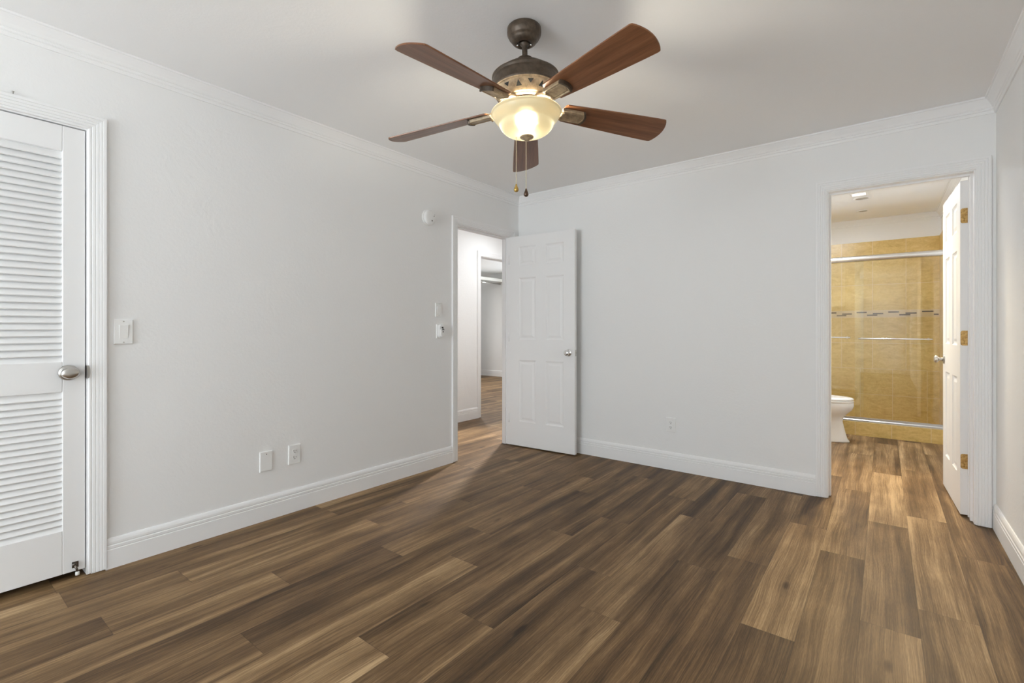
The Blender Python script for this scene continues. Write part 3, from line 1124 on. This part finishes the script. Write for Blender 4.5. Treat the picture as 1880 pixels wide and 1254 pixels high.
# vented dish under the housing
b = MB()
b.lathe([(0.1450, -0.279), (0.1435, -0.2815), (0.1405, -0.283), (0.1385, -0.2825), (0.1360, -0.2865), (0.1180, -0.3130), (0.1080, -0.3230), (0.1060, -0.3240), (0.1040, -0.3230),
         (0.1010, -0.3260), (0.0920, -0.3310), (0.0880, -0.3320), (0.0860, -0.3300), (0.0700, -0.3310), (0.0500, -0.3315)], 80, cap=False)
dish = fpart(b, 'vented_dish', DISH_LAMPLIT)
for k in range(16):
    b = MB()
    a = 2 * PI * k / 16
    ca, sa = math.cos(a), math.sin(a)

    def P(r, z, w):
        return (r * ca - w * sa, r * sa + w * ca, z)
    up, dn = (0.1340, -0.2900), (0.1210, -0.3095)
    e = 0.0022
    if k % 2 == 0:
        tri = [P(up[0], up[1] - e, -0.0115), P(up[0], up[1] - e, 0.0115), P(dn[0] + 0.005, dn[1] + 0.0065 - e, 0.0)]
    else:
        tri = [P(dn[0], dn[1] - e, -0.0115), P(dn[0], dn[1] - e, 0.0115), P(up[0], up[1] - e, 0.0)]
    lift = [(x * 0.985, y * 0.985, z + 0.006) for x, y, z in tri]
    b.loft([tri, lift], smooth=False)
    b.build('vent_slot', DARK, dish)
# flywheel and light-kit neck
b = MB()
b.lathe([(0.030, -0.326), (0.078, -0.330), (0.080, -0.333), (0.080, -0.338), (0.072, -0.341), (0.050, -0.342), (0.046, -0.345), (0.046, -0.355), (0.052, -0.357), (0.052, -0.362),
         (0.040, -0.364), (0.010, -0.364)], 56, cap=False)
fpart(b, 'light_fitter', BRONZE)

# one blade, pointing along +x
ZB = -0.352                            # blade root height below the ceiling; blades droop outwards
DROOP = math.radians(3.9)


def blade_outline():
    up = [(0.168, 0.040), (0.178, 0.052), (0.30, 0.060), (0.45, 0.068), (0.60, 0.0745), (0.645, 0.0758)]
    arc = [(0.6545, 0.0735)]
    for k in range(1, 12):
        t = k / 12
        y = 0.0735 - 0.147 * t
        arc.append((0.6545 + 0.024 * math.sin(PI * t) ** 0.8, y))
    arc.append((0.6545, -0.0735))
    dn = [(x, -y) for x, y in reversed(up)]
    return up + arc + dn


PITCH_B = math.radians(15.0)
BM = Matrix.Translation((0.17, 0, ZB)) @ Matrix.Rotation(DROOP, 4, 'Y') @ Matrix.Rotation(-PITCH_B, 4, 'X') @ Matrix.Translation((-0.17, 0, 0))
ol = blade_outline()


def ring_at(z, ins=0.0):
    return [(x - (ins if x > 0.4 else -ins), y * (1 - ins / 0.07), z) for x, y in ol]


blade_me = MB()
rg = [ring_at(-0.0030, 0.0016), ring_at(-0.0018), ring_at(0.0018), ring_at(0.0030, 0.0016)]
blade_me.loft([[BM @ Vector(p) for p in r] for r in rg], smooth=False)

iron_me = MB()


def tongue(r0, r1, hw, ins=0.0, n=9):
    pts = [(r0 + ins, -hw + ins), ]
    # outer end bows outwards
    for k in range(n):
        t = -1 + 2 * k / (n - 1)
        pts.append((r1 - ins + 0.012 * (1 - t * t), t * (hw - ins)))
    pts.append((r0 + ins, hw - ins))
    return pts


def tong_ring(r0, r1, hw, ins, z):
    return [BM @ Vector((x, y, z)) for x, y in tongue(r0, r1, hw, ins)]


R0, R1, HWD = 0.160, 0.262, 0.033
iron_me.loft([tong_ring(R0, R1, HWD, 0.0, -0.0030), tong_ring(R0, R1, HWD, 0.0, -0.0150), tong_ring(R0, R1, HWD, 0.002, -0.0170), tong_ring(R0, R1, HWD, 0.006, -0.0170),
              tong_ring(R0, R1, HWD, 0.008, -0.0140), tong_ring(R0, R1, HWD, 0.011, -0.0140), tong_ring(R0, R1, HWD, 0.013, -0.0160)], smooth=False)
# neck from flywheel to the tongue
nk = []
for r, hw, zt, zb in ((0.076, 0.016, -0.331, -0.338), (0.105, 0.015, -0.335, -0.343), (0.130, 0.017, -0.341, -0.352), (0.150, 0.022, -0.350, -0.364), (0.170, 0.028, -0.359, -0.372)):
    nk.append([Vector((r, -hw, zb)), Vector((r, hw, zb)), Vector((r, hw, zt)), Vector((r, -hw, zt))])
iron_me.loft(nk, smooth=False)
# raised lip across the outer end, its shade painted by darker bronze
lip0, lip1 = [], []
for k in range(11):
    t = -1 + 2 * k / 10
    xo = R1 + 0.012 * (1 - t * t)
    lip0.append((xo + 0.0045, t * (HWD + 0.001)))
    lip1.append((xo - 0.004, t * (HWD + 0.001)))
lo = lip0 + lip1[::-1]
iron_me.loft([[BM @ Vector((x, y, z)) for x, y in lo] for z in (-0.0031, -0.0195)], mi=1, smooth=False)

A0 = -17.5
bo = io = None
for k in range(5):
    rz = math.radians(A0 + 72 * k)
    if k == 0:
        bo = blade_me.build('blade', BLADE, fan)
        io = iron_me.build('blade_iron', [BRONZE_LAMPLIT, BRONZE], fan, bevel=0.0015)
        o1, o2 = bo, io
    else:
        o1, o2 = bo.copy(), io.copy()
        for o in (o1, o2):
            C.objects.link(o)
            o.parent = fan
    for o in (o1, o2):
        o.matrix_local = TILT @ Matrix.Rotation(rz, 4, 'Z')

# glass bowl (double skin), finial, bulb
outer = [(0.150, -0.3700), (0.1525, -0.3715), (0.1530, -0.3745), (0.1505, -0.3780), (0.1475, -0.3800), (0.1470, -0.3830), (0.1455, -0.3880), (0.1410, -0.3970), (0.1340, -0.4060),
         (0.1260, -0.4140), (0.1200, -0.4200), (0.1170, -0.4260), (0.1145, -0.4340), (0.1085, -0.4430), (0.0990, -0.4520), (0.0860, -0.4600), (0.0700, -0.4665),
         (0.0500, -0.4715), (0.0280, -0.4745), (0.0100, -0.4750)]
inner = [(r - 0.0035, z + 0.003) for r, z in reversed(outer[:-1])]
b = MB()
b.lathe(outer, 80, cap=False)
sh = fpart(b, 'glass_bowl', SHADE)
sh['label'] = 'amber frosted glass bowl, lit'
b = MB()
b.lathe([(1e-5, -0.4720), (0.024, -0.4725), (0.0295, -0.4755), (0.0300, -0.4785), (0.0265, -0.4815), (0.0180, -0.4840), (0.0125, -0.4880), (0.0100, -0.4925), (0.0055, -0.4945), (1e-5, -0.4950)], 36, cap=False)
fpart(b, 'finial', BRONZE_LAMPLIT)
b = MB()
b.lathe([(1e-4, -0.369)] + [(0.029 * math.sin(PI * k / 12), -0.398 + 0.029 * math.cos(PI * k / 12)) for k in range(1, 12)] + [(1e-4, -0.427)], 24, cap=False)
fpart(b, 'bulb', BULB)


def chain(x, y, z0, z1, fobm, fobname):
    b = MB()
    n = int((z0 - z1) / 0.0058)
    prof = []
    for i in range(n):
        zc = z0 - (z0 - z1) * (i + 0.5) / n
        h = (z0 - z1) / n / 2
        prof += [(0.0006, zc + h), (0.0016, zc + h * 0.45), (0.0016, zc - h * 0.45)]
    prof.append((0.0006, z1))
    b.lathe(prof, 8, 0, Matrix.Translation((x, y, 0)))
    c = b.build('pull_chain', CHAIN, fan)
    b = MB()
    b.lathe([(0.0012, z1 + 0.002), (0.0035, z1), (0.0040, z1 - 0.004), (0.0050, z1 - 0.007), (0.0085, z1 - 0.015), (0.0108, z1 - 0.023), (0.0098, z1 - 0.029), (0.0060, z1 - 0.033), (0.0008, z1 - 0.0345)],
            24, 0, Matrix.Translation((x, y, 0)))
    f = b.build('chain_fob', fobm, c)
    f['label'] = fobname


RT = Vector((math.cos(YAW), math.sin(YAW), 0))
p1 = RT * 0.0085
p2 = RT * (-0.0345) + Fw * 0.004
chain(p1.x, p1.y, -0.494, -0.700, FOB_DARK, 'dark drop-shaped fob on the right chain')
chain(p2.x, p2.y, -0.455, -0.679, FOB_GOLD, 'amber drop-shaped fob on the left chain')


# ------------------------------------------------------------------ plates on the walls
def on_left(y, z):
    """local x along the wall to the right as seen from the room, local y = out of the wall (towards -local)"""
    return Matrix.Translation((0.0, y, z)) @ Matrix.Rotation(PI / 2, 4, 'Z')


def plate_mb(w, h, t=0.0075, r=0.003):
    """wall plate on the plane y=0 growing towards -y, edges chamfered"""
    b = MB()
    rings = []
    for ins, y in ((0.0, 0.0), (0.0, -t * 0.45), (0.0015, -t * 0.85), (0.004, -t)):
        rings.append([(-w / 2 + ins, y, -h / 2 + ins), (w / 2 - ins, y, -h / 2 + ins), (w / 2 - ins, y, h / 2 - ins), (-w / 2 + ins, y, h / 2 - ins)])
    b.loft(rings, smooth=False)
    return b


def screw(b, x, z, y, mi=0):
    b.lathe([(0.0032, 0.0), (0.0028, 0.0010)], 12, mi, Matrix.Translation((x, y, z)) @ Matrix.Rotation(PI / 2, 4, 'X'))


def wall_thing(name, label, cat, mtx, group=None):
    o = thing(name, label, cat, (0, 0, 0), 0, group)
    o.matrix_world = mtx
    return o


def rocker_switch(label, mtx, w, h, rw, rh, group=None):
    o = wall_thing('light_switch', label, 'light switch', mtx, group)
    plate_mb(w, h).build('wall_plate', PLASTIC, o)
    b = MB()
    b.loft([[(-rw / 2, -0.0055, -rh / 2), (rw / 2, -0.0055, -rh / 2), (rw / 2, -0.0055, rh / 2), (-rw / 2, -0.0055, rh / 2)],
            [(-rw / 2, -0.0080, -rh / 2), (rw / 2, -0.0080, -rh / 2), (rw / 2, -0.0130, rh / 2), (-rw / 2, -0.0130, rh / 2)]], smooth=False)
    b.build('rocker', PLASTIC, o, bevel=0.001)
    for z in (h / 2 - 0.009, -h / 2 + 0.009):
        b = MB()
        screw(b, 0, z, -0.0073)
        b.build('screw', NICKEL, o)
    return o


rocker_switch('large white rocker light switch on left wall beside closet door', on_left(-3.1485, 1.116), 0.075, 0.118, 0.034, 0.066)
rocker_switch('small white rocker light switch near the hall doorway', on_left(-1.090, 1.286), 0.070, 0.114, 0.032, 0.056)

# blank plate
o = wall_thing('blank_wall_plate', 'blank white wall plate low on left wall, left of the outlet', 'wall plate', on_left(-2.477, 0.348))
plate_mb(0.074, 0.118).build('plate', PLASTIC, o)
b = MB()
screw(b, 0, 0.042, -0.0073)
b.build('screw', DARK, o)


def outlet(label, mtx, w=0.076, h=0.118):
    o = wall_thing('wall_outlet', label, 'outlet', mtx, None)
    plate_mb(w, h).build('wall_plate', PLASTIC, o)
    for zc in (0.0195, -0.0195):
        b = MB()
        ol_ = []
        for k in range(32):
            a = 2 * PI * k / 32
            ol_.append((0.0172 * math.cos(a), max(-0.0135, min(0.0135, 0.0172 * math.sin(a)))))
        b.loft([[(x, -0.0055, zc + z) for x, z in ol_], [(x, -0.0088, zc + z) for x, z in ol_], [(x * 0.95, -0.0094, zc + z * 0.95) for x, z in ol_]], smooth=False)
        rc = b.build('receptacle', PLASTIC, o)
        b = MB()
        b.box((-0.0075, -0.0098, zc - 0.001), (-0.0050, -0.0085, zc + 0.0085))
        b.box((0.0052, -0.0098, zc + 0.000), (0.0074, -0.0085, zc + 0.0075))
        b.lathe([(0.0028, 0.0), (0.0028, 0.0012)], 12, 0, Matrix.Translation((0, -0.0086, zc - 0.0075)) @ Matrix.Rotation(PI / 2, 4, 'X'))
        b.build('slots', DARK, rc)
    b = MB()
    screw(b, 0, 0, -0.0073)
    b.build('screw', PLASTIC, o)
    return o


outlet('white duplex outlet low on left wall beside the blank plate', on_left(-2.305, 0.354))
outlet('white duplex outlet low on the back wall right of the open door', Matrix.Translation((1.538, 0, 0.359)))

# plug-in adapter on a plate under the small switch
o = wall_thing('outlet_adapter', 'white oval plug-in adapter with dark holes below small switch', 'adapter', on_left(-1.080, 1.111))
plate_mb(0.070, 0.114).build('wall_plate', PLASTIC, o)


def capsule(w, h, y, n=16, cx=0.0, cz=0.0):
    r = w / 2
    p = []
    for k in range(n + 1):
        a = PI * k / n
        p.append((cx + r * math.cos(a), y, cz + h / 2 - r + r * math.sin(a)))
    for k in range(n + 1):
        a = PI + PI * k / n
        p.append((cx + r * math.cos(a), y, cz - h / 2 + r + r * math.sin(a)))
    return p


b = MB()
b.loft([capsule(0.052, 0.108, -0.005), capsule(0.052, 0.108, -0.026), capsule(0.046, 0.102, -0.031)], smooth=False)
body = b.build('adapter_body', PLASTIC, o)
b = MB()
b.loft([capsule(0.040, 0.068, -0.0305, cz=-0.010), capsule(0.040, 0.068, -0.0400, cz=-0.010), capsule(0.034, 0.062, -0.0430, cz=-0.010)], smooth=False)
b.build('adapter_face', PLASTIC, o)
b = MB()
b.lathe([(0.0055, 0), (0.0055, 0.0015)], 16, 0, Matrix.Translation((0.002, -0.0425, -0.004)) @ Matrix.Rotation(PI / 2, 4, 'X'))
b.box((-0.013, -0.0440, 0.010), (0.015, -0.0425, 0.016))
b.box((-0.002, -0.0440, 0.014), (0.005, -0.0300, 0.036))
b.build('socket_holes', DARK, o)

# smoke detector
o = wall_thing('smoke_detector', 'round white smoke detector high on left wall by hall doorway', 'smoke detector', on_left(-1.203, 2.021))
mx = Matrix.Rotation(PI / 2, 4, 'X')
b = MB()
b.lathe([(0.064, 0.0), (0.064, 0.008), (0.060, 0.010)], 48, 0, mx)
b.build('base_plate', PLASTIC, o)
b = MB()
b.lathe([(0.057, 0.009), (0.057, 0.014), (0.060, 0.016), (0.059, 0.028), (0.054, 0.035), (0.040, 0.038), (0.0200, 0.039), (0.0005, 0.039)], 48, 0, mx)
b.build('cover', PLASTIC, o)
GREYB = mat('grey_button', (0.22, 0.21, 0.2), 0.5)
for x, z, r, nm in ((0.010, -0.026, 0.0065, 'test_button'), (0.030, 0.012, 0.0035, 'indicator_light'), (0.036, 0.024, 0.0025, 'sound_hole')):
    b = MB()
    b.lathe([(r, 0.0345), (r, 0.0395)], 14, 0, Matrix.Translation((x, 0, z)) @ mx)
    b.build(nm, GREYB, o)

# nail left standing on the casing head over the closet door
b = MB()
b.lathe([(0.0018, 0.0), (0.0018, 0.012), (0.0045, 0.0125), (0.0045, 0.014)], 10, 0, Matrix.Translation((0.008, -3.518, 2.1115)))
tag(b.build('nail', NICKEL), 'tiny nail standing on top of the closet door casing', 'nail')

# ------------------------------------------------------------------ room beyond the hall: shelf on a cleat
sh_ = thing('closet_shelf', 'white closet shelf seen through the hall doorway', 'shelf', (-4.08, 4.0, 2.262))
b = MB()
b.box((-0.36, 0.0, 0.0), (0.0, 0.94, 0.02))
b.box((-0.020, 0.0, -0.045), (0.0, 0.94, 0.0))
b.build('shelf_board', CLOSET_WHITE, sh_, bevel=0.002)
b = MB()
b.box((-0.36, 0.0, -0.10), (-0.0205, 0.02, 0.0))
b.build('cleat', CLOSET_WHITE, sh_, bevel=0.002)
b = MB()
b.tube([(-0.20, 0.02, -0.07), (-0.20, 0.94, -0.07)], 0.016, 16)
b.build('hanging_rod', SATIN, sh_)

# ------------------------------------------------------------------ bathroom: shower
cq = []
XA, XB = 1.873, W - 0.013
CT, CB_ = 0.142, YC + 0.12
cq.append(([(XA, YC, 0), (XB, YC, 0), (XB, YC, CT), (XA, YC, CT)], [(XA + 0.10, 0.12), (XB + 0.10, 0.12), (XB + 0.10, 0.12 + CT), (XA + 0.10, 0.12 + CT)], 0))
cq.append(([(XA, YC, CT), (XB, YC, CT), (XB, CB_, CT), (XA, CB_, CT)], [(XA + 0.10, 0.32), (XB + 0.10, 0.32), (XB + 0.10, 0.44), (XA + 0.10, 0.44)], 0))
cq.append(([(XB, CB_, 0), (XA, CB_, 0), (XA, CB_, CT), (XB, CB_, CT)], [(0.1, 0.1), (1.5, 0.1), (1.5, 0.2), (0.1, 0.2)], 0))
cu = uv_quad_mesh(cq, 'shower_curb', [TILE], None)
tag(cu, 'low beige tiled curb along the front of the shower', 'shower curb')

b = MB()
b.loft([[(x, YC + 0.026, CT + 0.001), (x, YC + 0.026, CT + 0.016), (x, YC + 0.034, CT + 0.024), (x, YC + 0.034, CT + 0.044), (x, YC + 0.040, CT + 0.046), (x, YC + 0.052, CT + 0.046),
         (x, YC + 0.086, CT + 0.028), (x, YC + 0.086, CT + 0.001)] for x in (1.874, W - 0.014)], smooth=False)
tag(b.build('shower_track', TRACKM), 'silver metal bottom track of the sliding shower doors', 'shower track')
b = MB()
pr = []
for k in range(14):
    a = PI / 2 + PI * k / 13
    pr.append((YG - 0.010 + 0.026 * math.cos(a), 1.881 + 0.031 * math.sin(a)))
pr += [(YG + 0.030, 1.850), (YG + 0.030, 1.912)]
b.loft([[(x, y, z) for y, z in pr] for x in (1.874, W - 0.014)], smooth=False)
tag(b.build('shower_rail', SATIN), 'silver header rail across the top of the shower doors', 'shower rail')


def shower_door(label, x0, x1, y, bx0, bx1, bz):
    o = thing('shower_door', label, 'shower door', (x0, y, 0.190))
    b = MB()
    b.box((0, -0.003, 0), (x1 - x0, 0.003, 1.657))
    b.build('glass_panel', GLASS, o)
    b = MB()
    zb = bz - 0.190
    b.tube([(bx0 - x0, -0.045, zb), (bx1 - x0, -0.045, zb)], 0.0085, 14)
    for xx in (bx0 - x0 + 0.03, bx1 - x0 - 0.03):
        b.tube([(xx, -0.045, zb), (xx, -0.003, zb)], 0.007, 12)
        b.lathe([(0.012, 0), (0.012, 0.004)], 16, 0, Matrix.Translation((xx, -0.003, zb)) @ Matrix.Rotation(PI / 2, 4, 'X'))
    b.build('towel_bar', SATIN, o)
    return o


shower_door('right sliding glass shower door with the long towel bar', 2.640, W - 0.016, YG - 0.008, 2.672, 3.266, 1.028)
shower_door('left sliding glass shower door behind the toilet', 1.876, 2.715, YG + 0.012, 1.95, 2.600, 1.038)

# recessed cans and the bathroom ceiling light
for (x, y, r, lab) in ((2.714, 2.120, 0.070, 'round recessed ceiling light nearer the bathroom doorway'), (2.702, 2.755, 0.058, 'round recessed ceiling light over the shower')):
    o = thing('recessed_light', lab, 'recessed light', (x, y, H))
    b = MB()
    b.lathe([(r, -0.0005), (r, -0.004), (r - 0.010, -0.007), (r - 0.016, -0.006), (r - 0.016, -0.0005)], 40, cap=False)
    b.build('trim_ring', TRIM, o)
    b = MB()
    b.lathe([(r - 0.016, -0.003), (0.0005, -0.0025)], 40, cap=False)
    b.build('baffle', mat('grey_baffle', (0.42, 0.40, 0.38), 0.6), o)
o = thing('exhaust_light', 'square lit exhaust fan light on bathroom ceiling by doorway head', 'exhaust light', (2.695, 1.900, H))
b = MB()
b.box((-0.068, -0.06, -0.008), (0.068, 0.06, -0.0005))
b.build('housing', PLASTIC, o, bevel=0.003)
b = MB()
b.box((-0.054, -0.045, -0.011), (0.054, 0.045, -0.0078))
b.build('lens', LENS, o, bevel=0.002)

# ------------------------------------------------------------------ toilet (faces +x, tank against the bathroom's left wall)
to = thing('toilet', 'white porcelain toilet with closed lid beside the shower', 'toilet', (1.88, 2.02, 0))


def egg(xb, xf, hw, z, n=40, p=2.3):
    """plan section: squarer at the back, round at the front"""
    cx = xb + (xf - xb) * 0.42
    out = []
    for k in range(n):
        a = 2 * PI * k / n
        c, s = math.cos(a), math.sin(a)
        rx = (xf - cx) if c >= 0 else (cx - xb)
        e = 2.0 if c >= 0 else p
        out.append((cx + rx * math.copysign(abs(c) ** (2 / e), c), hw * math.copysign(abs(s) ** (2 / e), s), z))
    return out


b = MB()
b.loft([egg(0.14, 0.738, 0.118, 0.0), egg(0.14, 0.735, 0.117, 0.010), egg(0.145, 0.716, 0.108, 0.04), egg(0.15, 0.696, 0.102, 0.12), egg(0.155, 0.680, 0.102, 0.20), egg(0.16, 0.688, 0.118, 0.250),
        egg(0.16, 0.722, 0.150, 0.285), egg(0.155, 0.756, 0.172, 0.320), egg(0.15, 0.772, 0.182, 0.360), egg(0.15, 0.772, 0.184, 0.390), egg(0.15, 0.768, 0.181, 0.397)], smooth=True)
bw = b.build('bowl', PORCELAIN, to)
b = MB()
b.loft([egg(0.21, 0.770, 0.183, 0.3975), egg(0.21, 0.774, 0.186, 0.402), egg(0.21, 0.774, 0.186, 0.412), egg(0.21, 0.770, 0.182, 0.4165)], smooth=False)
b.build('seat', PORCELAIN, to)
b = MB()
b.loft([egg(0.205, 0.766, 0.180, 0.4190), egg(0.205, 0.772, 0.184, 0.424), egg(0.205, 0.770, 0.183, 0.434), egg(0.207, 0.755, 0.172, 0.442), egg(0.215, 0.70, 0.14, 0.446)], smooth=False)
b.build('lid', PORCELAIN, to)


def rbox(x0, x1, y0, y1, z, r, n=6):
    p = []
    for cx, cy, a0 in ((x1 - r, y1 - r, 0), (x0 + r, y1 - r, PI / 2), (x0 + r, y0 + r, PI), (x1 - r, y0 + r, 1.5 * PI)):
        for k in range(n + 1):
            a = a0 + PI / 2 * k / n
            p.append((cx + r * math.cos(a), cy + r * math.sin(a), z))
    return p


b = MB()
b.loft([rbox(0.012, 0.185, -0.19, 0.19, 0.398, 0.03), rbox(0.006, 0.198, -0.205, 0.205, 0.55, 0.03), rbox(0.004, 0.202, -0.21, 0.21, 0.72, 0.03)], smooth=False)
b.build('tank', PORCELAIN, to)
b = MB()
b.loft([rbox(-0.002, 0.210, -0.218, 0.218, 0.7205, 0.03), rbox(-0.002, 0.212, -0.220, 0.220, 0.745, 0.03), rbox(0.006, 0.204, -0.212, 0.212, 0.755, 0.03)], smooth=False)
b.build('tank_lid', PORCELAIN, to)
b = MB()
b.tube([(0.205, -0.14, 0.66), (0.222, -0.14, 0.66), (0.228, -0.10, 0.655), (0.228, -0.06, 0.65)], 0.006, 10)
b.build('flush_handle', CHROME, to)

bpy.context.view_layer.update()
